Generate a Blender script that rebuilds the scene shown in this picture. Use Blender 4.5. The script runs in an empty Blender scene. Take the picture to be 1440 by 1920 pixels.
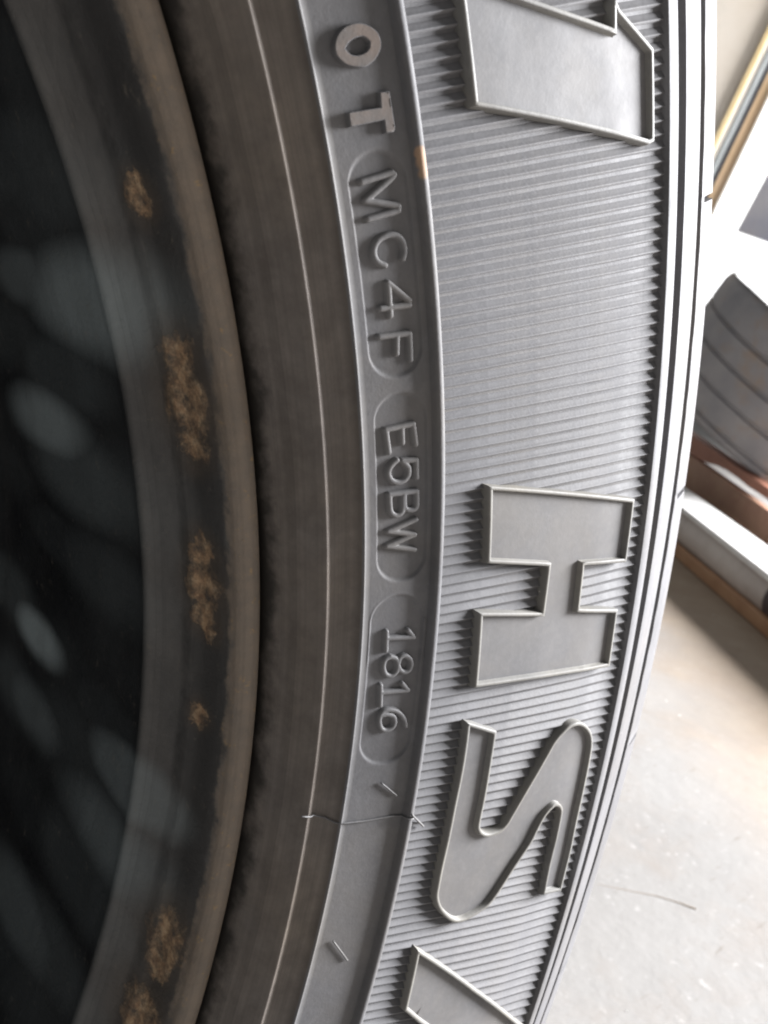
import bpy, bmesh, math, random, json
import numpy as np
from mathutils import Vector, Matrix
from mathutils.geometry import delaunay_2d_cdt
random.seed(4); np.random.seed(4)
scene = bpy.context.scene
COL = scene.collection

# ------------------------------------------------------------------ camera
cam_d = bpy.data.cameras.new('camera')
cam = bpy.data.objects.new('camera', cam_d); COL.objects.link(cam)
CAM = Vector((0.158526, -0.082077, 0.389965))
right, down, fwd = [Vector(v) for v in [[0.775342, -0.6161203, 0.1387104], [-0.0213766, -0.245115, -0.9692583], [0.6311797, 0.7485415, -0.2032186]]]
M = Matrix((( right.x, -down.x, -fwd.x, CAM.x), ( right.y, -down.y, -fwd.y, CAM.y), ( right.z, -down.z, -fwd.z, CAM.z), (0, 0, 0, 1)))
cam.matrix_world = M
cam_d.sensor_fit = 'VERTICAL'; cam_d.sensor_height = 36.0; cam_d.sensor_width = 27.0
cam_d.lens = 36.0 * 1477.40 / 1920.0
cam_d.clip_start = 0.005; cam_d.clip_end = 200.0
cam_d.dof.use_dof = True; cam_d.dof.focus_distance = 0.122; cam_d.dof.aperture_fstop = cam_d.lens / 0.7
scene.camera = cam
scene.cycles.filter_width = 2.0

# ------------------------------------------------------------------ light
world = bpy.data.worlds.new('World'); scene.world = world; world.use_nodes = True
bg = world.node_tree.nodes['Background']
bg.inputs['Color'].default_value = (0.97, 0.985, 1.0, 1); bg.inputs['Strength'].default_value = 0.27

def area(name, loc, target, size, power, color):
    d = bpy.data.lights.new(name, 'AREA'); d.shape = 'RECTANGLE'; d.size, d.size_y = size; d.energy = power; d.color = color
    o = bpy.data.objects.new(name, d); COL.objects.link(o); o.location = loc
    o.rotation_euler = (Vector(target) - Vector(loc)).to_track_quat('-Z', 'Y').to_euler()
    return o
EL, UP, DIST = math.radians(25), math.radians(21), 4.6
FOC = Vector((0.262, -0.006, 0.35))
ldir = Vector((math.cos(EL) * math.cos(UP), -math.sin(EL), math.cos(EL) * math.sin(UP)))
area('doorway_daylight', FOC + ldir * DIST, FOC, (1.7, 1.7), 1480.0, (0.965, 0.97, 1.0))

scene.view_settings.view_transform = 'Standard'; scene.view_settings.look = 'None'
scene.view_settings.exposure = 0.0; scene.view_settings.gamma = 1.0

# ------------------------------------------------------------------ data (wheel millimetres: radius, angle)
AXZ = 0.326                       # axle height
D = json.loads('''{"H":[[246.0001,0.19111],[277.00039,0.16412],[276.87518,0.12369],[266.45288,0.1281],[266.56654,0.09967],[276.39545,0.09303],[276.75155,0.05362],[246.28487,0.0595],[245.70076,0.11076],[258.18009,0.10245],[258.35367,0.13264],[246.35114,0.14237]],"S":[[245.83325,0.03605],[252.1613,0.02537],[252.31646,-0.00097],[252.45511,-0.02395],[252.43056,-0.03859],[252.53217,-0.04357],[253.25953,-0.04767],[254.60804,-0.05024],[256.06052,-0.0501],[257.20218,-0.04911],[258.00486,-0.04698],[259.1966,-0.03843],[261.04314,-0.02463],[262.96207,-0.01098],[264.51124,0.00023],[265.69575,0.00858],[267.10399,0.01372],[268.86584,0.01819],[270.96158,0.0189],[273.14606,0.01556],[275.13951,0.0089],[276.15439,0.00163],[276.58734,-0.01098],[276.82144,-0.03329],[277.00151,-0.05761],[277.41866,-0.07961],[277.54941,-0.09791],[277.64675,-0.10941],[272.39145,-0.10844],[271.74646,-0.08425],[271.71212,-0.06613],[271.4325,-0.04974],[271.26801,-0.04558],[270.5152,-0.04213],[269.51755,-0.04069],[268.50032,-0.04313],[267.60121,-0.04699],[266.69215,-0.05443],[265.71217,-0.06453],[264.13333,-0.07424],[262.58675,-0.08399],[261.29936,-0.09303],[260.18196,-0.1004],[258.9875,-0.10639],[257.36504,-0.11027],[255.16664,-0.11345],[253.67167,-0.11492],[251.88424,-0.11407],[249.50441,-0.10821],[247.57873,-0.10047],[246.34994,-0.0914],[246.05763,-0.08121],[245.92793,-0.06937],[245.97061,-0.04961],[245.95277,-0.02287],[246.08138,0.00343],[245.96562,0.02608]],"M":[[246.05541,0.44461],[246.15988,0.43406],[246.13046,0.3895],[276.17617,0.35784],[277.31129,0.35897],[277.4038,0.40068],[270.99092,0.41929],[270.11793,0.42455],[269.71204,0.4223],[269.48858,0.41233],[260.75982,0.42359],[256.25261,0.42979],[249.75341,0.43929]],"A":[[245.36786,-0.12931],[261.98507,-0.17214],[276.52737,-0.20712],[296.41152,-0.2483],[305.66158,-0.30907],[275.11521,-0.25251],[255.52715,-0.20193],[250.47038,-0.18874],[246.26985,-0.17616]],"O":[[233.58554,0.4331],[234.82481,0.43109],[235.68025,0.42754],[235.82178,0.42239],[235.08167,0.41779],[233.7742,0.41494],[232.62451,0.41527],[231.32757,0.4176],[230.5548,0.42238],[230.62094,0.42605],[231.22022,0.43023],[232.23387,0.43269]],"Oi":[[231.71046,0.42365],[232.10821,0.42545],[232.82534,0.42702],[233.98214,0.42712],[234.56722,0.42464],[234.37337,0.422],[233.51372,0.42028],[232.37344,0.42062]],"T":[[234.74132,0.40305],[235.9242,0.40273],[235.92733,0.38628],[235.72315,0.38452],[234.71955,0.38484],[234.75095,0.39066],[230.71967,0.39035],[230.74624,0.39679],[234.59174,0.39649]],"strokes":{"M":[[[231.36443,0.3646],[235.19235,0.3664],[235.11477,0.36418],[231.48341,0.35545],[235.43565,0.35049],[235.35864,0.34802],[231.53686,0.34638]]],"C":[[[235.29842,0.32408],[235.59354,0.32803],[235.51349,0.33218],[235.03281,0.33545],[234.40751,0.33678],[233.5642,0.33696],[232.58421,0.33557],[231.93482,0.33265],[231.68758,0.32906],[231.91301,0.32552],[232.41614,0.3233],[232.90756,0.32222]]],"4":[[[232.96801,0.29571],[233.0689,0.31307],[235.6137,0.3022]],[[235.56322,0.29976],[231.80689,0.30019]]],"F":[[[231.30471,0.28523],[235.27705,0.28475],[235.17896,0.27035]],[[233.5724,0.28417],[233.38677,0.27477]]],"E":[[[235.40713,0.22136],[235.12593,0.23357],[231.32925,0.23233],[231.63641,0.21877]],[[233.53357,0.23259],[233.54515,0.22331]]],"5":[[[235.47101,0.20137],[235.42719,0.21204],[233.48379,0.21261],[233.97417,0.21011],[234.34222,0.2074],[234.27231,0.20348],[233.69263,0.20055],[232.7676,0.19981],[231.93913,0.20155],[231.52249,0.20505],[231.62261,0.20859],[232.15038,0.21152],[232.723,0.21333]]],"B":[[[231.58038,0.193],[235.46733,0.19302],[235.51856,0.18531],[235.30903,0.18247],[234.70889,0.18169],[234.02284,0.18244],[233.72212,0.18482],[233.68021,0.19255]],[[233.55206,0.1908],[233.52693,0.18419],[233.34269,0.18096],[232.66464,0.17948],[232.07169,0.18055],[231.69294,0.18373],[231.58038,0.193]]],"W":[[[235.37294,0.17529],[231.40745,0.16989],[235.24043,0.16593],[231.26316,0.16051],[235.2556,0.15629]]],"1":[[[231.63584,0.10391],[231.7497,0.091]],[[231.70181,0.09936],[235.82334,0.09834],[234.90416,0.10343]]],"8":[[[232.53063,0.08644],[231.72612,0.08454],[231.57017,0.07925],[232.08265,0.0744],[232.95172,0.07322],[233.66047,0.07596],[233.73935,0.08052],[233.40894,0.0845],[232.53063,0.08644]],[[233.73935,0.08052],[233.99293,0.08498],[234.73616,0.08615],[235.55888,0.08348],[235.81235,0.07955],[235.54687,0.07585],[234.88181,0.07478],[234.16094,0.0765],[233.73935,0.08052]]],"1b":[[[231.38853,0.067],[231.64611,0.05287]],[[231.49535,0.06191],[235.69677,0.06178],[234.71253,0.06686]]],"6":[[[236.02044,0.03642],[235.65346,0.0413],[234.50332,0.04705],[232.9785,0.04929],[232.02662,0.0476],[231.74959,0.04222],[232.18817,0.0365],[233.01187,0.03472],[233.96869,0.03652],[234.21191,0.04035],[233.8255,0.04445],[232.71395,0.04612],[232.04072,0.04563]]]},"caps":[[229.81437,236.94091,0.26177,0.37773],[229.93323,237.12148,0.13679,0.25244],[229.30819,237.20218,0.01044,0.12764]],"flash":[[[221.69393,-0.02289],[227.35198,-0.03108],[231.79274,-0.03044],[236.19173,-0.0284],[238.96047,-0.0288]],[[238.13737,-0.02434],[241.36058,-0.03688]],[[233.20216,-0.00264],[236.07121,-0.01307]],[[230.60775,-0.11979],[233.85603,-0.13551]]]}''')
BG = json.loads('''{"B":[3.0955,1.4227,0.39],"hr":[0.45599,-0.88998,0.0],"v":[0.88998,0.45599,0.0],"D":{"tan":[[-0.6112,2.0596],[-0.0931,2.0234],[-0.4002,0.8752],[-0.6724,0.8528]],"yellow":[[-0.0931,2.0234],[-0.0765,2.0223],[-0.3807,0.8769],[-0.4002,0.8752]],"pale":[[-0.0765,2.0223],[-0.0584,2.021],[-0.3594,0.8786],[-0.3807,0.8769]],"grey":[[-0.0584,2.021],[-0.0494,2.0204],[-0.3488,0.8795],[-0.3594,0.8786]],"white":[[-0.0494,2.0204],[-0.0387,2.0196],[-0.3363,0.8805],[-0.3488,0.8795]],"dark":[[-0.0387,2.0196],[-0.0257,2.0187],[-0.3209,0.8818],[-0.3363,0.8805]],"jamb":[[-0.0257,2.0187],[0.01,2.0162],[-0.2791,0.8852],[-0.3209,0.8818]],"cream":[[0.01,2.0162],[0.0196,2.0155],[-0.2677,0.8862],[-0.2791,0.8852]],"pane":[[-0.0821,1.1956],[-0.1427,0.9917],[-0.031,0.9621],[0.3217,0.9169],[0.1079,1.834]],"door":[[-0.2179,1.0795],[-0.3101,0.7761],[-0.2289,0.5725],[0.5951,0.5111],[0.2406,1.9847],[0.0165,1.9998]]},"bl":[[0.2057,0.0795,0.3216],[0.2019,0.0682,0.3681],[0.1976,0.0371,0.39],[0.2076,0.0306,0.3128],[0.2061,0.0354,0.3002],[0.1953,0.0627,0.3928],[0.1991,0.0615,0.2715],[0.204,0.0539,0.3603],[0.2049,0.0775,0.3058],[0.1898,0.0494,0.4087],[0.1931,0.0496,0.4005],[0.2,0.0558,0.3781],[0.1983,0.0761,0.3815],[0.2033,0.0961,0.3534],[0.2063,0.047,0.3449],[0.2053,0.0677,0.3458],[0.2045,0.0885,0.3058],[0.2061,0.0541,0.3089],[0.2028,0.067,0.2886],[0.2042,0.0415,0.2894],[0.2071,0.03,0.2972],[0.2005,0.0452,0.2736],[0.1972,0.0525,0.2634],[0.1867,0.038,0.4168],[0.192,0.0384,0.4049],[0.2072,0.0448,0.3196],[0.2043,0.1,0.3255],[0.2046,0.0391,0.3609],[0.2063,0.064,0.3231]],"tyre":[[2.7032,0.8246,0.5615],[-0.0031,-0.488,0.8728]]}''')

# ------------------------------------------------------------------ helpers
def link(name, me, mat=None, parent=None, smooth=True):
    o = bpy.data.objects.new(name, me); COL.objects.link(o)
    if mat is not None and len(me.materials) == 0: me.materials.append(mat)
    if smooth: me.polygons.foreach_set('use_smooth', [True] * len(me.polygons))
    if parent is not None: o.parent = parent
    return o
def mesh(name, verts, faces):
    me = bpy.data.meshes.new(name); me.from_pydata([tuple(v) for v in verts], [], [tuple(f) for f in faces]); me.update(); return me
def tag(o, label=None, cat=None, group=None, kind=None):
    if label: o['label'] = label
    if cat: o['category'] = cat
    if group: o['group'] = group
    if kind: o['kind'] = kind
    return o
def empty(name, loc):
    o = bpy.data.objects.new(name, None); COL.objects.link(o); o.location = loc; o.empty_display_size = 0.05; return o
def sharp(o, deg=35):
    try: o.data.set_sharp_from_angle(angle=math.radians(deg))
    except Exception: pass

class NT:
    def __init__(s, name):
        s.m = bpy.data.materials.new(name); s.m.use_nodes = True; s.t = s.m.node_tree; s.b = s.t.nodes['Principled BSDF']
    def n(s, typ, **kw):
        x = s.t.nodes.new(typ)
        for k, v in kw.items():
            if k.startswith('i_'):
                key = k[2:]; key = int(key) if key.isdigit() else key.replace('_', ' ')
                x.inputs[key].default_value = v
            else: setattr(x, k, v)
        return x
    def l(s, a, b): s.t.links.new(a, b)
    def coord(s): return s.n('ShaderNodeTexCoord').outputs['Object']
    def noise(s, vec, scale, detail=5, rough=.6):
        x = s.n('ShaderNodeTexNoise'); x.inputs['Scale'].default_value = scale; x.inputs['Detail'].default_value = detail; x.inputs['Roughness'].default_value = rough
        s.l(vec, x.inputs['Vector']); return x.outputs['Fac']
    def ramp(s, fac, stops):
        x = s.n('ShaderNodeValToRGB'); e = x.color_ramp.elements
        while len(e) < len(stops): e.new(0.5)
        for i, (p, c) in enumerate(stops):
            e[i].position = p; e[i].color = (c, c, c, 1) if isinstance(c, (int, float)) else (*c, 1)
        s.l(fac, x.inputs['Fac']); return x.outputs['Color']
    def mix(s, fac, a, b):
        x = s.n('ShaderNodeMix', data_type='RGBA')
        for sock, v in ((x.inputs[0], fac), (x.inputs[6], a), (x.inputs[7], b)):
            if isinstance(v, (int, float)): sock.default_value = v
            elif isinstance(v, tuple): sock.default_value = (*v, 1)
            else: s.l(v, sock)
        return x.outputs[2]
    def math(s, op, a, b=None, c=None):
        x = s.n('ShaderNodeMath', operation=op)
        for i, v in enumerate((a, b, c)):
            if v is None: continue
            if isinstance(v, (int, float)): x.inputs[i].default_value = v
            else: s.l(v, x.inputs[i])
        return x.outputs[0]
    def bump(s, h, strength, dist):
        x = s.n('ShaderNodeBump'); x.inputs['Strength'].default_value = strength; x.inputs['Distance'].default_value = dist
        s.l(h, x.inputs['Height']); s.l(x.outputs['Normal'], s.b.inputs['Normal'])
    def radius(s, vec):
        x = s.n('ShaderNodeSeparateXYZ'); s.l(vec, x.inputs[0])
        z = s.math('SUBTRACT', x.outputs['Z'], AXZ)
        return s.math('SQRT', s.math('ADD', s.math('MULTIPLY', x.outputs['X'], x.outputs['X']), s.math('MULTIPLY', z, z)))
    def dist(s, vec, p):
        x = s.n('ShaderNodeVectorMath', operation='DISTANCE'); s.l(vec, x.inputs[0]); x.inputs[1].default_value = p; return x.outputs['Value']
    def warp(s, vec, scale, amt):
        a = s.n('ShaderNodeTexNoise'); a.inputs['Scale'].default_value = scale; a.inputs['Detail'].default_value = 4; a.inputs['Roughness'].default_value = .65; s.l(vec, a.inputs['Vector'])
        b = s.n('ShaderNodeVectorMath', operation='SUBTRACT'); s.l(a.outputs['Color'], b.inputs[0]); b.inputs[1].default_value = (.5, .5, .5)
        c = s.n('ShaderNodeVectorMath', operation='SCALE'); s.l(b.outputs[0], c.inputs[0]); c.inputs['Scale'].default_value = amt
        d = s.n('ShaderNodeVectorMath', operation='ADD'); s.l(vec, d.inputs[0]); s.l(c.outputs[0], d.inputs[1]); return d.outputs[0]
    def near(s, vec, p, r0, r1):
        x = s.n('ShaderNodeMapRange', interpolation_type='SMOOTHSTEP'); s.l(s.dist(vec, p), x.inputs['Value'])
        x.inputs['From Min'].default_value = r0; x.inputs['From Max'].default_value = r1; x.inputs['To Min'].default_value = 1; x.inputs['To Max'].default_value = 0
        return x.outputs[0]
    def band(s, v, lo, hi, soft):
        a = s.n('ShaderNodeMapRange', interpolation_type='SMOOTHSTEP'); s.l(v, a.inputs['Value']); a.inputs['From Min'].default_value = lo - soft; a.inputs['From Max'].default_value = lo + soft
        b = s.n('ShaderNodeMapRange', interpolation_type='SMOOTHSTEP'); s.l(v, b.inputs['Value']); b.inputs['From Min'].default_value = hi - soft; b.inputs['From Max'].default_value = hi + soft; b.inputs['To Min'].default_value = 1; b.inputs['To Max'].default_value = 0
        return s.math('MULTIPLY', a.outputs[0], b.outputs[0])

# ------------------------------------------------------------------ materials
def rubber(name, lo, hi, rough=.66, bmp=.10, scuff=None, spec=.28, stains=(), streaks_gap_shade=False):
    m = NT(name); v = m.coord()
    n1 = m.noise(v, 60, 6, .6); n2 = m.noise(v, 900, 4, .6); n3 = m.noise(v, 2600, 2, .5)
    c = m.ramp(n1, [(.3, lo), (.7, hi)])
    c = m.mix(m.math('MULTIPLY', m.ramp(n2, [(.45, 0), (.75, 1)]), .25), c, tuple(x * 1.35 for x in hi))
    bl = m.math('MULTIPLY', m.ramp(m.noise(m.warp(v, 40, .02), 28, 5, .65), [(.45, 0), (.72, 1)]), .55)
    c = m.mix(bl, c, (hi[0] * 1.12, hi[1] * 1.04, hi[2] * .90))
    bl2 = m.math('MULTIPLY', m.ramp(m.noise(v, 17, 6, .7), [(.5, 0), (.75, 1)]), .5)
    c = m.mix(bl2, c, tuple(x * .72 for x in lo))
    if scuff:
        c = m.mix(m.math('MULTIPLY', m.ramp(m.noise(v, 260, 5, .65), [(.42, 0), (.66, 1)]), .5), c, scuff)
    # scattered pale dust specks
    vo = m.n('ShaderNodeTexVoronoi'); vo.inputs['Scale'].default_value = 230; m.l(v, vo.inputs['Vector'])
    pick = m.n('ShaderNodeSeparateColor'); m.l(vo.outputs['Color'], pick.inputs[0])
    speck = m.math('MULTIPLY', m.math('LESS_THAN', vo.outputs['Distance'], .055), m.math('LESS_THAN', pick.outputs[0], .05))
    c = m.mix(m.math('MULTIPLY', speck, .8), c, (.5, .47, .44))
    for p, r, colr in stains:
        w = m.warp(v, 600, .0009)
        c = m.mix(m.math('MULTIPLY', m.near(w, p, r * .5, r), .85), c, colr)
    if streaks_gap_shade:
        rr = m.radius(m.warp(v, 160, .0030))
        cx = m.n('ShaderNodeCombineXYZ'); m.l(m.radius(m.warp(v, 30, .0006)), cx.inputs[0])
        c = m.mix(m.math('MULTIPLY', m.ramp(m.noise(cx.outputs[0], 1500, 3, .6), [(.4, 0), (.65, 1)]), .4), c, (.06, .052, .046))
        c = m.mix(m.band(rr, .2, .2190, .0007), c, (.026, .023, .020))  # near-black shade of the lip gap put into the bead colour
    m.l(c, m.b.inputs['Base Color'])
    r_ = m.ramp(m.noise(v, 130, 5, .6), [(.3, rough - .07), (.7, rough + .09)]); m.l(r_, m.b.inputs['Roughness'])
    m.b.inputs['Specular IOR Level'].default_value = spec
    m.bump(m.math('ADD', n2, m.math('MULTIPLY', n3, .6)), bmp, .0004)
    return m.m
MAT_RUBBER = rubber('tyre_rubber', (.095, .094, .098), (.135, .133, .137), stains=[((.2218, -.0043, .4128), .0010, (.34, .22, .14)), ((.2223, -.0043, .4119), .0010, (.34, .22, .14)), ((.2228, -.0043, .4109), .0010, (.30, .2, .13))])
MAT_LETTER = rubber('letter_rubber', (.105, .104, .107), (.145, .142, .142), .62, bmp=.05)
MAT_WORN = rubber('worn_border_rubber', (.135, .132, .126), (.20, .195, .182), .55, bmp=.08)
MAT_CODE = rubber('code_rubber', (.11, .108, .11), (.155, .153, .155), .5)
MAT_SCUFF = rubber('scuffed_rubber', (.11, .1, .095), (.15, .14, .135), .55, scuff=(.175, .128, .10))
MAT_BEAD = rubber('bead_rubber', (.13, .114, .102), (.18, .158, .14), .62, scuff=(.10, .085, .074), spec=.3, streaks_gap_shade=True)

def steel_rim():
    m = NT('worn_rim_paint'); v = m.coord(); r = m.radius(v)
    n1 = m.noise(v, 45, 6, .65); n2 = m.noise(v, 300, 6, .7)
    c = m.ramp(n1, [(.3, (.092, .089, .086)), (.7, (.158, .15, .14))])
    # darker channel between step and lip
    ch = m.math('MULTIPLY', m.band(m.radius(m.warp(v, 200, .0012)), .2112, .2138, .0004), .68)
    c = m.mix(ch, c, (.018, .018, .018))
    # shade of the deep barrel put into its colour, almost black
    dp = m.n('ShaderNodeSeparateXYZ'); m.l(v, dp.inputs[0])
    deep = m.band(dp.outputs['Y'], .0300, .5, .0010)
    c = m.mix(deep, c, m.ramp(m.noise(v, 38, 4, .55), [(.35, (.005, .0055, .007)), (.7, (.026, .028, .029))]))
    wv = m.warp(v, 220, .006)
    orbs = None
    mp = m.n('ShaderNodeMapping'); mp.inputs['Scale'].default_value = (1, .33, 1); m.l(m.warp(v, 90, .0012), mp.inputs['Vector']); sq = mp.outputs[0]
    for i, p in enumerate(BG['bl']):
        k = m.math('MULTIPLY', m.near(sq, (p[0], p[1] * .33, p[2]), .0020 + .0006 * (i % 4), .0066 + .0012 * ((i * 7) % 5)), ([.85, .6, .55, .35, .35, .25, .25, .2, .3] + [.10, .05, .13, .07, .03] * 4)[i])
        orbs = k if orbs is None else m.math('MAXIMUM', orbs, k)
    c = m.mix(orbs, c, (.33, .38, .385))  # soft light orbs from dust near the lens, painted into the barrel
    # rust along the outer lip
    lip = m.band(m.radius(m.warp(v, 260, .0016)), .2138, .2182, .0003)
    c = m.mix(m.math('MULTIPLY', lip, m.ramp(n2, [(.3, .6), (.6, 1.0)])), c, (.23, .187, .147))
    c = m.mix(m.math('MULTIPLY', lip, m.ramp(m.noise(v, 700, 4, .7), [(.6, 0), (.7, .8)])), c, (.34, .24, .13))
    rust = None
    for p, q in RUST:
        k = m.near(m.warp(wv, 900, .003), p, q * .35, q)
        rust = k if rust is None else m.math('MAXIMUM', rust, k)
    halo = None
    for p, q in RUST:
        k = m.near(m.warp(v, 160, .004), p, q * .5, q * 2.0); halo = k if halo is None else m.math('MAXIMUM', halo, k)
    c = m.mix(m.math('MULTIPLY', halo, .40), c, (.12, .088, .06))
    grain = m.ramp(m.noise(v, 420, 6, .7), [(.36, 0), (.62, 1)])
    c = m.mix(m.math('MULTIPLY', m.math('MULTIPLY', m.ramp(rust, [(.05, 0), (.7, 1)]), grain), .9), c, m.ramp(m.noise(v, 620, 5, .7), [(.3, (.20, .11, .065)), (.5, (.43, .28, .16)), (.7, (.62, .46, .29))]))
    sc = m.n('ShaderNodeCombineXYZ'); m.l(m.radius(m.warp(v, 25, .0008)), sc.inputs[0])
    c = m.mix(m.math('MULTIPLY', m.ramp(m.noise(sc.outputs[0], 1300, 3, .6), [(.5, 0), (.7, 1)]), .35), c, (.03, .029, .028))
    c = m.mix(m.math('MULTIPLY', m.ramp(m.noise(v, 420, 6, .75), [(.6, 0), (.72, 1)]), .35), c, (.22, .19, .15))
    m.l(c, m.b.inputs['Base Color']); m.b.inputs['Roughness'].default_value = .62; m.b.inputs['Specular IOR Level'].default_value = .25
    m.bump(m.math('ADD', m.noise(v, 350, 6, .7), m.math('MULTIPLY', rust, 1.5)), .35, .0012)
    return m.m
RUST = [((.1975, .0187, .4037), .0026), ((.2046, .0185, .3850), .0042), ((.2066, .0182, .3790), .0058), ((.2082, .0178, .3735), .0035), ((.2104, .0181, .3575), .0032), ((.2110, .0178, .3520), .0042), ((.2113, .0176, .3475), .0030),
        ((.2105, .0177, .2935), .0055), ((.2096, .0176, .2885), .0034), ((.2074, .0186, .2795), .0055), ((.2123, .0183, .3313), .0022), ((.2122, .0165, .3459), .0020)]
MAT_RIM = steel_rim()

def plain(name, lo, hi, scale, rough=.6, bump=.2, bd=.001, spec=.4, fine=None, metal=0):
    m = NT(name); v = m.coord()
    c = m.ramp(m.noise(v, scale, 6, .62), [(.3, lo), (.7, hi)])
    if fine: c = m.mix(m.ramp(m.noise(v, fine[0], 5, .7), [(.52, 0), (.68, fine[2])]), c, fine[1])
    m.l(c, m.b.inputs['Base Color']); m.b.inputs['Roughness'].default_value = rough; m.b.inputs['Specular IOR Level'].default_value = spec; m.b.inputs['Metallic'].default_value = metal
    if bump: m.bump(m.noise(v, scale * 8, 5, .65), bump, bd)
    return m.m
MAT_OLD = plain('old_rubber', (.27, .265, .275), (.40, .375, .37), 7, .7, fine=(9, (.36, .28, .22), .8), bump=.3, spec=.2)
MAT_BROWN = plain('brown_timber', (.40, .23, .165), (.52, .33, .23), 9, .65, fine=(40, (.55, .38, .24), .5))
MAT_RED = plain('red_brown_timber', (.34, .15, .10), (.46, .22, .15), 9, .6)
MAT_WHITEBAR = plain('white_bar_paint', (.70, .69, .66), (.80, .79, .77), 6, .5, fine=(25, (.55, .53, .5), .4))
MAT_TUBE = plain('grey_pipe_paint', (.48, .42, .38), (.62, .56, .51), 5, .45, fine=(12, (.36, .30, .24), .4))
MAT_PLANK = plain('orange_plank', (.36, .19, .10), (.46, .27, .15), 14, .6)
MAT_DARK = plain('dark_cover', (.045, .03, .032), (.07, .05, .05), 10, .6)
MAT_TAN = plain('tan_panel', (.60, .52, .42), (.74, .68, .60), 2.5, .6, fine=(5, (.55, .50, .42), .4))
MAT_YELLOW = plain('yellow_trim', (.58, .44, .22), (.70, .56, .33), 3, .5)
MAT_GREYM = plain('grey_seal', (.28, .30, .30), (.38, .40, .40), 6, .5)
MAT_WHITEM = plain('white_trim', (.78, .80, .79), (.84, .86, .85), 6, .4)
MAT_DARKM = plain('dark_seal', (.10, .105, .13), (.16, .17, .20), 6, .5)
MAT_JAMB = plain('orange_jamb', (.56, .39, .22), (.72, .52, .34), 3, .5)
MAT_CREAM = plain('cream_edge', (.80, .76, .68), (.86, .82, .75), 4, .5)
_g = NT('daylight_window'); _g.b.inputs['Base Color'].default_value = (.8, .8, .8, 1); _g.b.inputs['Emission Color'].default_value = (1, 1, 1, 1); _g.b.inputs['Emission Strength'].default_value = 1.3; MAT_GLOW = _g.m
MAT_PANE = plain('dark_pane', (.09, .10, .14), (.20, .19, .19), 3, .25, bump=0, fine=(4, (.16, .13, .10), .6))
MAT_GLARE_SHEET = plain('glare_sheet', (.80, .81, .80), (.88, .88, .87), 5, .5, bump=.5, bd=.01)
MAT_CRACK = plain('crack_brown', (.30, .24, .18), (.38, .31, .24), 80, .7)
MAT_CHIP = plain('pale_chip', (.62, .60, .56), (.8, .78, .74), 60, .6)

def concrete():
    m = NT('floor_concrete'); v = m.coord()
    c = m.ramp(m.noise(v, 3.0, 7, .62), [(.3, (.225, .215, .203)), (.7, (.295, .285, .272))])
    st = m.ramp(m.noise(m.warp(v, 8, .08), 7, 6, .7), [(.50, 0), (.72, .6)])
    c = m.mix(st, c, (.235, .20, .17))
    c = m.mix(m.ramp(m.noise(v, 90, 5, .7), [(.60, 0), (.70, .6)]), c, (.42, .405, .39))
    c = m.mix(m.ramp(m.noise(v, 150, 5, .75), [(.64, 0), (.72, .7)]), c, (.15, .125, .10))
    # short scratches
    mp = m.n('ShaderNodeMapping'); mp.inputs['Scale'].default_value = (20, 110, 1); mp.inputs['Rotation'].default_value = (0, 0, .9); m.l(v, mp.inputs['Vector'])
    c = m.mix(m.ramp(m.noise(mp.outputs[0], 1.6, 4, .6), [(.64, 0), (.72, .6)]), c, (.17, .145, .12))
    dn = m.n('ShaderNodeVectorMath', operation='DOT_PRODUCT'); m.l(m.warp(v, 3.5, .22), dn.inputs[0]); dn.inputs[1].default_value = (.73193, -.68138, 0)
    rail_shade = m.n('ShaderNodeMapRange', interpolation_type='SMOOTHSTEP'); m.l(dn.outputs['Value'], rail_shade.inputs['Value'])
    rail_shade.inputs['From Min'].default_value = .46; rail_shade.inputs['From Max'].default_value = .70; rail_shade.inputs['To Max'].default_value = .85
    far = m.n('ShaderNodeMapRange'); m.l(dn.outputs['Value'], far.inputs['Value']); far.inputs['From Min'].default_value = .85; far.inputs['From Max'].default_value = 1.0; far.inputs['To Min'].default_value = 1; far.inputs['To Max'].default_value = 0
    c = m.mix(m.math('MULTIPLY', rail_shade.outputs[0], far.outputs[0]), c, m.ramp(m.noise(v, 14, 5, .65), [(.3, (.31, .225, .155)), (.7, (.38, .30, .22))]))  # brown tint paints the rail's warm shadow into the floor colour
    m.l(c, m.b.inputs['Base Color']); m.b.inputs['Roughness'].default_value = .7; m.b.inputs['Specular IOR Level'].default_value = .25
    m.bump(m.math('ADD', m.noise(v, 60, 6, .7), m.math('MULTIPLY', m.noise(v, 14, 4, .6), 1.5)), .22, .003)
    return m.m
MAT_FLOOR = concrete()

# ------------------------------------------------------------------ wheel profile functions (mm)
def zv(r): return np.interp(r, [239.2, 250, 260, 270, 281], [3.4, 5.0, 6.3, 7.4, 8.0])
def zband(r): return np.interp(r, [228, 237.6], [0.0, 2.9])
BASEY = 0.09
def W(r, t, z):               # wheel mm -> metres in wheel space (empty on the floor below the axle)
    r = np.asarray(r, float); t = np.asarray(t, float); z = np.asarray(z, float)
    return np.stack(np.broadcast_arrays(r * np.cos(t) / 1000, -z / 1000, r * np.sin(t) / 1000 + AXZ), -1)
# the wheel empty stands on the floor under the axle; its children keep coordinates relative to it
wheel = empty('car_wheel', (0, 0, 0))
tag(wheel, 'large grey rubber tyre with raised lettering on a rusty dark rim, filling the foreground', 'wheel')

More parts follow.
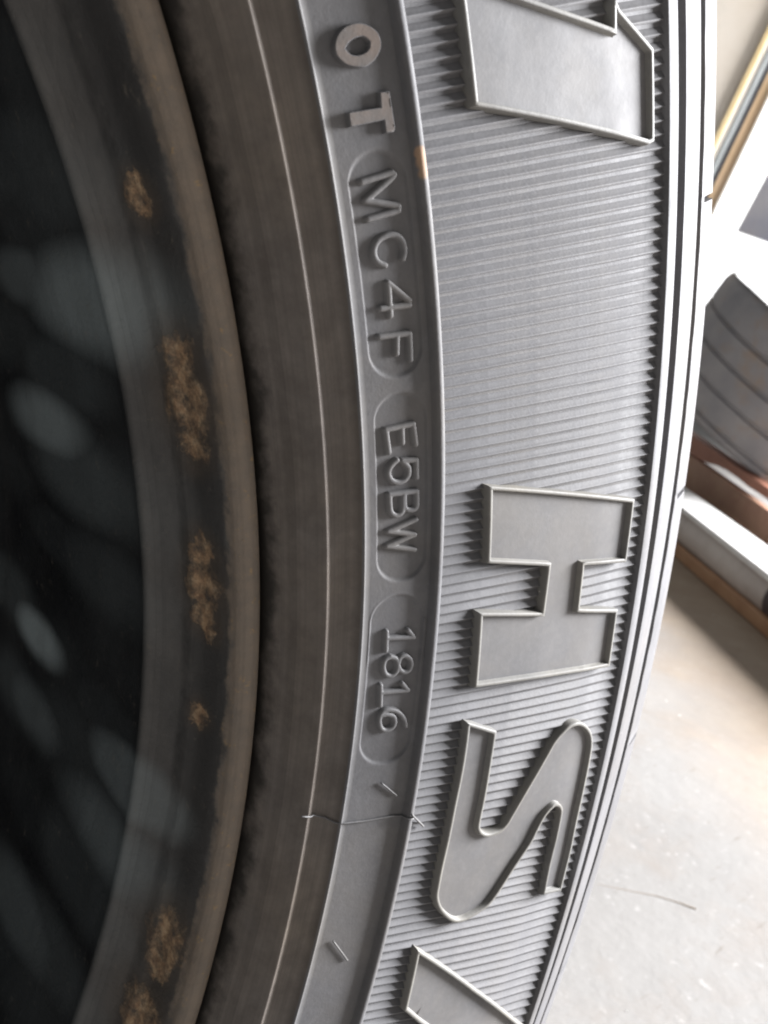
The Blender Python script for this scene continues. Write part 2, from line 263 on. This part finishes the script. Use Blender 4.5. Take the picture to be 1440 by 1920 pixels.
def lathe(name, prof, mat, parent, thetas, skip=None, closed=False):
    prof = np.array(prof, float); nt, npf = len(thetas), len(prof)
    V = W(prof[None, :, 0], np.asarray(thetas)[:, None], prof[None, :, 1]).reshape(-1, 3)
    F = []
    for i in range(nt):
        j = (i + 1) % nt
        if j == 0 and not closed: break
        for k in range(npf - 1):
            if skip and skip(thetas[i], thetas[(i + 1) % nt], k): continue
            F.append((i * npf + k, j * npf + k, j * npf + k + 1, i * npf + k + 1))
    return link(name, mesh(name, V, F), mat, parent)
TH = np.linspace(-math.pi, math.pi, 721)[:-1]
TA, TB = math.radians(-20), math.radians(36)     # sector of the label band that carries the date code relief
# --- tyre carcass: rib, hatch floor, shoulder, tread, far side
prof = [(237.55, 2.85), (237.75, 2.95), (237.95, 3.75), (238.1, 4.1), (238.35, 4.28), (238.8, 4.32), (239.05, 4.2), (239.2, 3.4),
        (245, 4.25), (250, 5.0), (255, 5.65), (260, 6.3), (265, 6.85), (270, 7.4), (276, 7.73), (280.95, 8.0),
        (281.05, 8.1), (281.15, 8.9), (281.35, 9.18), (281.8, 9.22), (284.0, 8.55), (286.5, 7.2), (289.0, 5.2), (290.5, 3.7), (291.6, 2.9), (292.3, 2.6), (292.7, 2.7),
        (293.35, 3.5), (293.6, 3.96), (294.2, 3.85), (297, 2.75), (300.5, 1.35), (303.0, .35), (303.4, -.35), (304.0, -.7), (306.6, -1.75), (307.3, -2.1), (307.55, -2.7), (307.9, -2.8),
        (308.2, -2.3), (308.6, -2.1), (310, -2.5), (314, -4.1), (318, -5.75), (320.4, -7.2), (322.0, -9.2), (323.2, -12.5), (324.0, -17), (324.7, -26), (325.2, -38), (325.3, -44), (318.5, -45.5), (318.5, -54.5), (325.8, -56), (326, -78), (318.5, -79.5), (318.5, -88), (326, -89.5), (326, -98),
        (326, -107), (318.5, -108.5), (318.5, -117), (326, -118.5), (325.8, -140), (318.5, -141.5), (318.5, -150), (325.3, -152), (324.6, -170), (322.5, -184), (318, -190.5), (308, -195), (290, -201), (270, -205), (250, -203), (235, -198), (225, -194), (214, -186), (208, -176)]
ths = list(TH)
NOTCH = [math.radians(18.37 - 10.49 * k) for k in range(34)]
for a in NOTCH:
    for d in (-.0018, -.0013, .0013, .0018): ths.append(a + d)
ths = np.array(sorted(((x + math.pi) % (2 * math.pi)) - math.pi for x in ths))
tyre = lathe('tyre', prof, MAT_RUBBER, wheel, ths, closed=True)
co = np.empty(len(tyre.data.vertices) * 3); tyre.data.vertices.foreach_get('co', co); co = co.reshape(-1, 3)
npf = len(prof); P = np.array(prof)
na = np.array([((a + math.pi) % (2 * math.pi)) - math.pi for a in NOTCH])
isn = (np.abs(ths[:, None] - na[None]) < .0015).any(1)
blk = np.where((P[:, 0] > 308.9) & (P[:, 1] > -42) & (P[:, 1] < -2))[0]
jit = np.random.rand(len(ths)) - .5
for i in range(len(ths)):
    if isn[i]:
        for k in blk: co[i * npf + k] = W(P[k, 0] - 1.9, ths[i], P[k, 1] - 1.4)
    # slightly ragged worn edge of the tread shoulder
    for k in range(38, 42): co[i * npf + k] = W(P[k, 0] + jit[i] * .22, ths[i], P[k, 1])
tyre.data.vertices.foreach_set('co', co.ravel()); tyre.data.update(); sharp(tyre, 40)
tag(tyre, 'grey rubber tyre sidewall, shoulder ribs and tread')

# --- bead: from under the rim lip to the fine bright line
bead_prof = [(211, -30), (215.5, -22), (217.6, -16.5), (218.15, -13.6), (218.4, -11.4), (219.0, -9.2), (219.7, -7.6), (220.0, -7.3), (220.4, -6.0), (221.4, -4.4), (222.7, -2.7), (223.2, -2.2), (223.35, -2.09), (223.5, -2.14), (223.65, -2.33),
             (224.4, -2.6), (225.4, -2.55), (226.4, -1.95), (227.2, -1.1), (227.6, -.55), (227.78, -.1), (227.9, .22), (228.05, .28), (228.2, .15), (228.35, .1), (229.0, .3)]
bead = lathe('bead', bead_prof, MAT_BEAD, wheel, TH, closed=True)
tag(bead, 'dark brown tyre bead next to the rim')
bead.data.materials.append(MAT_LETTER)
nb = len(bead_prof) - 1
for p in bead.data.polygons:
    if p.index % nb >= 20: p.material_index = 1

# --- label band: plain all round, with three recessed capsules where the code is
bandp = [(229.0, .3), (232, 1.21), (235, 2.11), (237.55, 2.85)]
thb = np.array([t for t in TH if t <= TA - .004 or t >= TB + .004])
thb = np.concatenate([thb[thb > TB], thb[thb < TA] + 2 * math.pi])
thb = np.concatenate([[TB], thb, [TA + 2 * math.pi]])
lb = lathe('plain_band', bandp, MAT_RUBBER, wheel, thb)
rs = np.arange(229.0, 237.56, .1); rs = np.append(rs[:-1], 237.55)
ts = np.linspace(TA, TB, 1000)
RR_, TT_ = np.meshgrid(rs, ts)
ZZ = zband(RR_)
for ci, (r0, r1, t0, t1) in enumerate(D['caps']):
    rc, hw = (r0 + r1) / 2, (r1 - r0) / 2
    s0, s1 = t0 * rc + hw, t1 * rc - hw
    S = TT_ * rc
    dx = RR_ - rc; dy = np.where(S < s0, S - s0, np.where(S > s1, S - s1, 0))
    d = np.hypot(dx, dy) - hw          # <0 inside
    k = np.clip((.12 - d) / .34, 0, 1); k = k * k * (3 - 2 * k)
    depth = [.32, .34, .28][ci]
    ZZ = ZZ - depth * k
    if ci == 2:                         # the date plug has a broken raised flange on its outer side
        fl = np.exp(-((d - .12) / .14) ** 2) * np.clip((S - 4.9 * rc * math.pi / 180 + 2) / 2, 0, 1)
        ZZ = ZZ + np.where((RR_ > rc) & (dy <= 0), .30 * fl, .06 * fl)
code_band = link('code_band', mesh('code_band', W(RR_, TT_, ZZ).reshape(-1, 3),
    [(i * len(rs) + k, (i + 1) * len(rs) + k, (i + 1) * len(rs) + k + 1, i * len(rs) + k + 1) for i in range(len(ts) - 1) for k in range(len(rs) - 1)]), MAT_RUBBER, wheel)
tag(code_band, 'smooth band with three recessed capsules holding the code')

# --- radial hatch ridges
PITCH = math.radians(0.36571369); TH0 = math.radians(23.69150)
def ridge_geo(phase=0.0, jit=0.0):
    V, F = [], []
    rr = [239.0, 249, 260, 270, 281.2]
    cs = [(.53, -.14), (.22, .26), (-.03, .45), (-.10, .60), (-.19, .58), (-.36, -.15), (-.48, -.15)]
    for r in rr:
        for a, h in cs: V.append(W(r, phase + (a + random.uniform(-.02, .02) * jit) * PITCH, zv(r) + h * ((1.0 if r < 280.8 else .96) + random.uniform(-.05, .04) * jit)))
    n = len(cs)
    for i in range(len(rr) - 1):
        for k in range(n - 1): F.append((i * n + k, (i + 1) * n + k, (i + 1) * n + k + 1, i * n + k + 1))
    return V, F
rmes = []
for q in range(9):
    V, F = ridge_geo(jit=1.0)
    rme = mesh('ridge', [(v[0], v[1], v[2] - AXZ) for v in V], F); rme.materials.append(MAT_RUBBER)
    rme.polygons.foreach_set('use_smooth', [True] * len(rme.polygons)); rmes.append(rme)
first = TH0 + 70 * PITCH
NR = int(round(2 * math.pi / PITCH))
for k in range(300):
    o = bpy.data.objects.new('ridge', rmes[random.randrange(9)]); COL.objects.link(o); o.parent = wheel
    o.location = (0, 0, AXZ); o.rotation_euler = (0, -(first - k * PITCH), 0)
V, F = [], []
for k in range(300, NR):
    v, f = ridge_geo(first - k * PITCH); b = len(V); V += v; F += [tuple(x + b for x in q) for q in f]
o = link('ridge_band', mesh('ridge_band', V, F), MAT_RUBBER, wheel); tag(o, kind='stuff')

# --- outline tools
def resample(pts, step, smooth=False):
    pts = [np.array(p, float) for p in pts]; n = len(pts); out = []
    for i in range(n):
        p0, p1, p2, p3 = pts[i - 1], pts[i], pts[(i + 1) % n], pts[(i + 2) % n]
        def sharp_at(a, b, c):
            u = b - a; v = c - b; return u.dot(v) / (np.linalg.norm(u) * np.linalg.norm(v) + 1e-9) < .62
        L = np.linalg.norm(p2 - p1); k = max(1, int(round(L / step)))
        m1 = (p2 - p0) / 2; m2 = (p3 - p1) / 2
        lin = not smooth
        if smooth:
            l0 = np.linalg.norm(p1 - p0) + 1e-9; l2 = np.linalg.norm(p3 - p2) + 1e-9
            m1 = (p2 - p1) if sharp_at(p0, p1, p2) else ((p1 - p0) / l0 + (p2 - p1) / L) / 2 * L
            m2 = (p2 - p1) if sharp_at(p1, p2, p3) else ((p2 - p1) / L + (p3 - p2) / l2) / 2 * L
        for j in range(k):
            t = j / k
            if lin: out.append(p1 + (p2 - p1) * t)
            else:
                out.append((2*t**3 - 3*t**2 + 1) * p1 + (t**3 - 2*t**2 + t) * m1 + (-2*t**3 + 3*t**2) * p2 + (t**3 - t**2) * m2)
    return np.array(out)
def area2(p): return np.sum(p[:, 0] * np.roll(p[:, 1], -1) - np.roll(p[:, 0], -1) * p[:, 1])
def offset(p, d):              # inward for a counter-clockwise outline
    a = p - np.roll(p, 1, 0); b = np.roll(p, -1, 0) - p
    a /= np.linalg.norm(a, axis=1)[:, None] + 1e-12; b /= np.linalg.norm(b, axis=1)[:, None] + 1e-12
    na_ = np.stack([-a[:, 1], a[:, 0]], 1); nb_ = np.stack([-b[:, 1], b[:, 0]], 1)
    m = na_ + nb_; q = np.sum(m * na_, 1); q = np.maximum(q, .35)
    return p + m / q[:, None] * d
def inside(P_, poly):
    x, y = P_[:, 0], P_[:, 1]; r = np.zeros(len(P_), bool)
    x0, y0 = poly[:, 0], poly[:, 1]; x1, y1 = np.roll(x0, -1), np.roll(y0, -1)
    for a, b, c_, d_ in zip(x0, y0, x1, y1):
        if b == d_: continue
        k = ((b > y) != (d_ > y)) & (x < (c_ - a) * (y - b) / (d_ - b) + a); r ^= k
    return r
def segdist(P_, a, b):
    ab = b - a; t = np.clip(((P_ - a) @ ab) / (ab @ ab + 1e-12), 0, 1); return np.linalg.norm(P_ - a - t[:, None] * ab, axis=1)
RM = 260.0
def loops_mesh(name, loops, zf, mat, parent, smooth_deg=50):
    n = len(loops[0][0]); V = []; F = []
    for p, h in loops: V += [W(x, y / RM, zf(x) + h) for x, y in p]
    for i in range(len(loops) - 1):
        for k in range(n):
            k2 = (k + 1) % n; F.append((i * n + k, i * n + k2, (i + 1) * n + k2, (i + 1) * n + k))
    o = link(name, mesh(name, V, F), mat, parent); sharp(o, smooth_deg); return o
def fill_mesh(name, outer, h, zf, mat, parent, grid, hole=None):
    P_ = [Vector(p) for p in outer]; n = len(P_); E = [(i, (i + 1) % n) for i in range(n)]; faces = [list(range(n))]
    if hole is not None:
        b = len(P_); P_ += [Vector(p) for p in hole]; m = len(hole); E += [(b + i, b + (i + 1) % m) for i in range(m)]
    lo, hi = outer.min(0), outer.max(0)
    gx, gy = np.meshgrid(np.arange(lo[0] + grid / 2, hi[0], grid), np.arange(lo[1] + grid / 2, hi[1], grid)); G = np.stack([gx.ravel(), gy.ravel()], 1)
    ok = inside(G, offset(outer, grid * .35))
    if hole is not None: ok &= ~inside(G, offset(hole, -grid * .35))
    P_ += [Vector(p) for p in G[ok]]
    vo, eo, fo, *_ = delaunay_2d_cdt(P_, E, [], 0, 1e-6)
    C_ = np.array([np.mean([vo[i] for i in f], 0) for f in fo])
    keep = inside(C_, outer)
    if hole is not None: keep &= ~inside(C_, hole)
    V = [W(v[0], v[1] / RM, zf(v[0]) + h) for v in vo]
    return link(name, mesh(name, V, [f for f, k in zip(fo, keep) if k]), mat, parent)

# --- four large raised letters: recessed panel with a raised border
TOP, PAN = 1.65, .80
words = {'M': 'thick slanted letter stroke, cut off by the top of the picture', 'H': 'large raised letter H', 'S': 'large raised letter S', 'A': 'slanted letter stroke cut off by the bottom of the picture'}
for key, smooth in (('M', False), ('H', False), ('S', True), ('A', False)):
    p = np.array([(r, t * RM) for r, t in D[key]])
    p = resample(p, .55, smooth)
    if area2(p) < 0: p = p[::-1].copy()
    prof_b = [(-.16, -.25), (-.02, TOP - .34), (.05, TOP - .1), (.16, TOP), (.50, TOP), (.62, TOP - .08), (.70, PAN + .14), (.80, PAN)]
    lp = [(offset(p, d), h) for d, h in prof_b]
    panel = fill_mesh('raised_letter', lp[-1][0], PAN, zv, MAT_LETTER, wheel, 2.2)
    tag(panel, words[key])
    loops_mesh('letter_border', lp, zv, MAT_WORN, panel)
# --- block letters O and T of the code line
for key in ('O', 'T'):
    p = np.array([(r, t * RM) for r, t in D[key]]); p = resample(p, .25, key == 'O')
    if area2(p) < 0: p = p[::-1].copy()
    H_ = .72
    zf = lambda r: zband(r)
    pr = [(-.06, -.15), (0, H_ - .12), (.05, H_ - .02), (.12, H_)]
    lp = [(offset(p, d), h) for d, h in pr]
    hole = None
    if key == 'O':
        q = resample(np.array([(r, t * RM) for r, t in D['Oi']]), .25, True)
        if area2(q) < 0: q = q[::-1].copy()
        lq = [(offset(q, -d), h) for d, h in pr]; hole = lq[-1][0]
    top = fill_mesh('code_letter', lp[-1][0], H_, zf, MAT_SCUFF, wheel, .5, hole)
    tag(top, 'brown scuffed block letter ' + key)
    loops_mesh('letter_side', lp, zf, MAT_RUBBER, top)
    if key == 'O': loops_mesh('letter_side', [(a[::-1], h) for a, h in lq], zf, MAT_RUBBER, top)
# --- rounded code characters drawn as soft ridges
def stroke_char(paths, hw, ht, label):
    ps = [np.array([(r, t * RM) for r, t in q]) for q in paths]
    # scale arc length to true millimetres at the band radius
    A = np.concatenate(ps); lo, hi = A.min(0) - 1.2, A.max(0) + 1.2; g = .09
    xs = np.arange(lo[0], hi[0], g); ys = np.arange(lo[1], hi[1], g * RM / 233)
    X, Y = np.meshgrid(xs, ys); G = np.stack([X.ravel(), Y.ravel()], 1); k = 233 / RM
    Gs = G * [1, k]; d = np.full(len(G), 9.0)
    for q in ps:
        qs = q * [1, k]
        if len(qs) > 4:            # round the curve
            f = []
            for i in range(len(qs) - 1):
                p0 = qs[max(i - 1, 0)]; p1 = qs[i]; p2 = qs[i + 1]; p3 = qs[min(i + 2, len(qs) - 1)]
                def crn(a, b, c_):
                    u = b - a; v = c_ - b; nu = np.linalg.norm(u) * np.linalg.norm(v); return nu < 1e-9 or u @ v / nu < .35
                m1 = (p2 - p1) if crn(p0, p1, p2) else (p2 - p0) / 2; m2 = (p2 - p1) if crn(p1, p2, p3) else (p3 - p1) / 2
                for j in range(5):
                    t = j / 5; f.append((2*t**3-3*t**2+1)*p1 + (t**3-2*t**2+t)*m1 + (-2*t**3+3*t**2)*p2 + (t**3-t**2)*m2)
            f.append(qs[-1]); qs = np.array(f)
        for a, b in zip(qs[:-1], qs[1:]): d = np.minimum(d, segdist(Gs, a, b))
    s = np.clip(1 - d / hw, -1, 1)
    hgt = np.where(d < hw, ht * np.sqrt(np.clip(1 - (d / hw) ** 2.6, 0, 1)) - .24, -.24 - (d - hw) * 3)
    V = W(G[:, 0], G[:, 1] / RM, zband(G[:, 0]) + hgt - .02); nx, ny = len(xs), len(ys); use = (d < hw + .22).reshape(ny, nx)
    F = [(j * nx + i, j * nx + i + 1, (j + 1) * nx + i + 1, (j + 1) * nx + i) for j in range(ny - 1) for i in range(nx - 1) if use[j, i] or use[j, i + 1] or use[j + 1, i] or use[j + 1, i + 1]]
    idx = sorted({v for f in F for v in f}); mp = {v: i for i, v in enumerate(idx)}
    o = link('code_letter', mesh('code_letter', V[idx], [tuple(mp[v] for v in f) for f in F]), MAT_CODE, wheel); tag(o, label); return o
for key, paths in D['strokes'].items():
    stroke_char(paths, .44 if key not in ('1', '8', '1b', '6') else .43, .56 if key not in ('1', '8', '1b', '6') else .62, 'small raised character ' + key[0])

# --- moulding flash threads and vent whiskers
def thread(name, pts, rad, zf, lift, parent):
    pts = np.array(pts); V = []; F = []
    t = np.linspace(0, len(pts) - 1, (len(pts) - 1) * 6 + 1)
    r = np.interp(t, range(len(pts)), pts[:, 0]); a = np.interp(t, range(len(pts)), pts[:, 1])
    C_ = W(r, a, zf(r) + lift + .02 * np.random.rand(len(r)))
    for i in range(len(C_)):
        d = Vector(C_[min(i + 1, len(C_) - 1)] - C_[max(i - 1, 0)]).normalized(); s = d.cross(Vector((0, -1, 0))).normalized(); u = s.cross(d)
        for q in range(6):
            w = q / 6 * 2 * math.pi; V.append(Vector(C_[i]) + (s * math.cos(w) + u * math.sin(w)) * rad / 1000)
    for i in range(len(C_) - 1):
        for q in range(6): F.append((i * 6 + q, i * 6 + (q + 1) % 6, (i + 1) * 6 + (q + 1) % 6, (i + 1) * 6 + q))
    F += [tuple(range(6))[::-1], tuple(range(len(V) - 6, len(V)))]
    return link(name, mesh(name, V, F), MAT_CODE, parent)
fl = D['flash']
def zall(r): return np.where(r < 228, np.interp(r, [223.4, 224.4, 226.4, 228], [-1.8, -2.5, -1.9, .3]), np.where(r < 237.6, zband(r), np.where(r < 239.2, 4.3, zv(r) + .5)))
thread('flash_thread', fl[0], .13, zall, .16, wheel)
thread('vent_whisker', fl[1], .17, zall, .35, wheel)
thread('vent_whisker', fl[2], .15, zall, .30, wheel)
thread('vent_whisker', fl[3], .15, zall, .30, wheel)

# --- steel rim
rim_prof = [(214.0, -24), (217.4, -16), (218.05, -13.0), (217.95, -11.4), (217.4, -10.5), (216.5, -10.2), (215.4, -10.4), (214.5, -11.0), (213.95, -12.0), (213.75, -12.9), (213.4, -13.4), (213.0, -15.0), (212.4, -17.6), (212.0, -19.2), (211.5, -19.5), (211.2, -20.1), (211.1, -22), (210.5, -24.6),
            (209.6, -27.2), (208.7, -29.0), (208.2, -29.7), (207.9, -30.4), (208.3, -31.6), (208.4, -34), (207.6, -46), (206.6, -62), (205.8, -80), (205, -104), (200, -112), (180, -116), (140, -112), (90, -104), (70, -98), (35, -98), (0.5, -98)]
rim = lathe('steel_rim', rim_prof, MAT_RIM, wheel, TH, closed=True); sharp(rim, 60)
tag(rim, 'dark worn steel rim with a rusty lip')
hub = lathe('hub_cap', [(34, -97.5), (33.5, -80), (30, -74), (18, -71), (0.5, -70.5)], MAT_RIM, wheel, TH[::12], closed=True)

# ------------------------------------------------------------------ floor
V, F = [], []
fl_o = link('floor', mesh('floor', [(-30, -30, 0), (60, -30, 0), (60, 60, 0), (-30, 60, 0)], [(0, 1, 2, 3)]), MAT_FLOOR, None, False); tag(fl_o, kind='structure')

def tube(name, pts, rads, mat, parent=None, seg=16, cap=True):
    V, F = [], []
    pts = [Vector(p) for p in pts]
    for i, p in enumerate(pts):
        d = (pts[min(i + 1, len(pts) - 1)] - pts[max(i - 1, 0)]).normalized(); s = d.cross(Vector((0, 0, 1))).normalized(); u = s.cross(d)
        r = rads[i] if isinstance(rads, (list, tuple)) else rads
        for q in range(seg):
            w = q / seg * 2 * math.pi; V.append(p + (s * math.cos(w) + u * math.sin(w)) * r)
    for i in range(len(pts) - 1):
        for q in range(seg): F.append((i * seg + q, i * seg + (q + 1) % seg, (i + 1) * seg + (q + 1) % seg, (i + 1) * seg + q))
    if cap: F += [tuple(range(seg))[::-1], tuple(range(len(V) - seg, len(V)))]
    o = link(name, mesh(name, V, F), mat, parent); sharp(o, 40); return o
# crack and chips on the floor
tw = [(.678, .2095, .0), (.692, .195, .0), (.7105, .1766, .0001), (.720, .163, .0001), (.7262, .1511, .0002)]
tag(tube('crack', tw, [.0002, .00035, .0004, .0005, .0008], MAT_CRACK, None, 8), 'thin brown crack in the pale concrete floor, built as a thin raised line', 'crack')  # floor crack modelled as a thin tube on the surface
V, F = [], []
for k in range(160):
    x, y = random.uniform(.5, 1.7), random.uniform(-.1, .8); s = random.choice([.0005, .0006, .0008, .0010, .0016]); b = len(V); n = random.randint(4, 6)
    for q in range(n):
        w = q / n * 2 * math.pi + random.uniform(-.3, .3); rr = s * random.uniform(.6, 1.2); V.append((x + math.cos(w) * rr, y + math.sin(w) * rr, .0002))
    V.append((x, y, s * .25 + .0003))
    for q in range(n): F.append((b + q, b + (q + 1) % n, b + n))
tag(link('grit', mesh('grit', V, F), MAT_CHIP, None, False), kind='stuff')

# ------------------------------------------------------------------ tyre rack rails behind (u along the rail, n away from the camera)
U = Vector((0.68138, 0.73193, 0)); N = Vector((0.73193, -0.68138, 0)); O2 = Vector((1.527, .476, 0))
def rp(u, n, z): return O2 + U * u + N * n + Vector((0, 0, z))
def beam(name, u0, u1, n0, n1, zb0, zb1, zt0, zt1, mat, bev=.004, cuts=1):
    bm = bmesh.new()
    v = [bm.verts.new(rp(u, n, z)) for u, zb, zt in ((u0, zb0, zt0), (u1, zb1, zt1)) for n, z in ((n0, zb), (n1, zb), (n1, zt), (n0, zt))]
    for f in ((0, 1, 2, 3), (7, 6, 5, 4), (0, 4, 5, 1), (1, 5, 6, 2), (2, 6, 7, 3), (3, 7, 4, 0)): bm.faces.new([v[i] for i in f])
    bmesh.ops.recalc_face_normals(bm, faces=bm.faces[:])
    bmesh.ops.bevel(bm, geom=bm.edges[:], offset=bev, segments=2, affect='EDGES', profile=.5)
    me = bpy.data.meshes.new(name); bm.to_mesh(me); bm.free(); return link(name, me, mat, None, False)
def zl(zn, un, zf, uf): return lambda u: zn + (zf - zn) * (u - un) / (uf - un)
ua, ub = -.45, 1.25
# grey pipe on the floor
z_t = zl(.095, .057, .113, .568)
tag(tube('floor_pipe', [rp(u, .05 * z_t(u) / .1, z_t(u) * .5) for u in (.02, .3, .6, .9, ub)], [z_t(u) * .5 for u in (.02, .3, .6, .9, ub)], MAT_TUBE, None, 32), 'fat grey pipe lying on the floor below the white bar', 'pipe')
sl = tube('pipe_sleeve', [rp(u, .05 * z_t(u) / .1, z_t(u) * .5) for u in (ua, -.2, .045)], [z_t(u) * .5 + .003 for u in (ua, -.2, .045)], MAT_DARK, None, 32)
tag(sl, 'dark sleeve capping the near end of the grey floor pipe', 'pipe sleeve')
tag(beam('wood_strip', ua, ub, -.012, .004, .001, .001, .026, .03, MAT_PLANK, .002), 'thin orange brown wood strip on the floor along the grey pipe', 'wood strip')
fz = lambda u: .095 + .0352 * (u - .057) + .001
bz = lambda u: .106 + .040 * (u - .278)
def sweep(name, sec, us, mat):          # sec(u) gives the (n, z) outline
    V, F = [], []
    for u in us: V += [rp(u, n_, z_) for n_, z_ in sec(u)]
    k = len(sec(us[0]))
    for i in range(len(us) - 1):
        for q in range(k): F.append((i * k + q, i * k + (q + 1) % k, (i + 1) * k + (q + 1) % k, (i + 1) * k + q))
    F += [tuple(range(k))[::-1], tuple(range(len(V) - k, len(V)))]
    me = mesh(name, V, F); bm = bmesh.new(); bm.from_mesh(me); bmesh.ops.recalc_face_normals(bm, faces=bm.faces[:])
    bmesh.ops.bevel(bm, geom=[e for e in bm.edges if e.calc_face_angle(0) > .4], offset=.002, segments=2, affect='EDGES', profile=.5)
    bm.to_mesh(me); bm.free(); return link(name, me, mat, None, False)
us = [ua + (1.6 - ua) * k / 24 for k in range(25)]
tag(sweep('white_bar', lambda u: [(-.004, fz(u) - .012), (-.003, fz(u)), (.085, bz(u)), (.088, bz(u) - .012)], us, MAT_WHITEBAR), 'white painted flat bar lying along the top of the grey pipe', 'bar')
s_b = zl(.135, .587, .169, 1.009); s_t = zl(.157, .599, .201, 1.104)
wob = lambda u: .002 * math.sin(u * 23) + .0015 * math.sin(u * 61 + 1)
tag(sweep('brown_board', lambda u: [(.200, .001), (.200, s_b(u)), (.222, s_b(u)), (.222, .001)], us, MAT_BROWN), 'brown board standing upright behind the white bar', 'board')
def gap(u): return s_t(u) if u < 1.02 else s_b(u) + .002 + max(0, (s_t(u) - s_b(u) - .002)) * max(0, 1 - (u - 1.02) / .12)
tag(sweep('red_brown_rail', lambda u: [(.204, gap(u) + wob(u)), (.204, s_t(u) + .016 + .014 * u), (.235, s_t(u) + .016 + .014 * u), (.235, gap(u) + wob(u))], us, MAT_RED), 'red brown rail just under the leaning grey tyre', 'rail')

# ------------------------------------------------------------------ leaning background tyre
tc, ta = Vector(BG['tyre'][0]), Vector(BG['tyre'][1]).normalized()
ref = Vector((1, 0, 0)); e1 = (ref - ta * ref.dot(ta)).normalized(); e2 = ta.cross(e1)
RT, WT = .5, .36
tp = [(.27, -.03), (.32, .006), (.39, .014), (.455, .004), (.483, -.012), (.495, -.032)]
zc = -.045
for k in range(4):
    tp += [(.5, zc), (.5, zc - .056), (.490, zc - .059), (.490, zc - .067)]; zc -= .071
tp += [(.5, zc), (.497, -.342), (.48, -.352), (.39, -.36), (.27, -.34)]
seg = 160; V, F = [], []
base = tc
for i in range(seg):
    w = i / seg * 2 * math.pi
    for r, z in tp: V.append(tc + (e1 * math.cos(w) + e2 * math.sin(w)) * r + ta * z)
n = len(tp)
for i in range(seg):
    j = (i + 1) % seg
    for k in range(n - 1): F.append((i * n + k, i * n + k + 1, j * n + k + 1, j * n + k))
bt = link('leaning_tyre', mesh('leaning_tyre', V, F), MAT_OLD); sharp(bt, 40)
tag(bt, 'wide dusty grey tyre leaning behind the brown rail, its tread grooves showing', 'tyre')
# added white disc standing in for the glare on the leaning tyre
V, F = [], []; nr = 8
for i in range(nr + 1):
    for j in range(seg):
        w = j / seg * 2 * math.pi; r = .49 * i / nr; q = .004 * math.sin(w * 7 + i) * i / nr
        V.append(tc + (e1 * math.cos(w) + e2 * math.sin(w)) * r + ta * (.022 + q + (-.03 if i == nr else 0)))
for i in range(nr):
    for j in range(seg): F.append((i * seg + j, (i + 1) * seg + j, (i + 1) * seg + (j + 1) % seg, i * seg + (j + 1) % seg))
ws = link('glare_sheet', mesh('glare_sheet', V, F), MAT_GLARE_SHEET)
tag(ws, 'added white sheet standing in for glare on top of the leaning grey tyre', 'sheet')

# ------------------------------------------------------------------ door and panel in the far background
B, HR, VV = Vector(BG['B']), Vector(BG['hr']), Vector(BG['v'])
def slab(name, poly, n0, n1, mat, parent=None):
    k = len(poly); V = []
    for nn in (n0, n1):
        for h, z in poly: p = B + HR * h + VV * nn; V.append((p.x, p.y, z))
    F = [tuple(range(k)), tuple(range(2 * k - 1, k - 1, -1))] + [(i, i + k, (i + 1) % k + k, (i + 1) % k) for i in range(k)]
    me = mesh(name, V, F)
    bm = bmesh.new(); bm.from_mesh(me); bmesh.ops.recalc_face_normals(bm, faces=bm.faces[:]); bm.to_mesh(me); bm.free()
    return link(name, me, mat, parent, False)
dr = empty('door_frame', (B.x, B.y, 0)); tag(dr, 'tan panel with yellow, grey and orange edge strips in the top right corner', 'door frame')
inv = Matrix.Translation(-dr.location)
def part(nm, key, n0, n1, mat):
    o = slab(nm, BG['D'][key], n0, n1, mat, dr); o.data.transform(inv); return o
part('panel', 'tan', 0, .04, MAT_TAN); part('edge_strip', 'yellow', -.012, .04, MAT_YELLOW); part('seal_strip', 'grey', -.010, .04, MAT_GREYM)
part('pale_strip', 'pale', -.008, .04, MAT_CREAM); part('bright_strip', 'white', -.004, .04, MAT_WHITEM); part('seal_strip', 'dark', -.007, .04, MAT_DARKM); part('jamb', 'jamb', -.01, .04, MAT_JAMB); part('cream_strip', 'cream', -.016, .04, MAT_CREAM)
wn = slab('bright_window', BG['D']['door'], .0445, .06, MAT_GLOW); tag(wn, 'bright white window beside the tan panel with a dark shape in it', 'window')
pn = slab('dark_pane', BG['D']['pane'], .03, .044, MAT_PANE, wn)
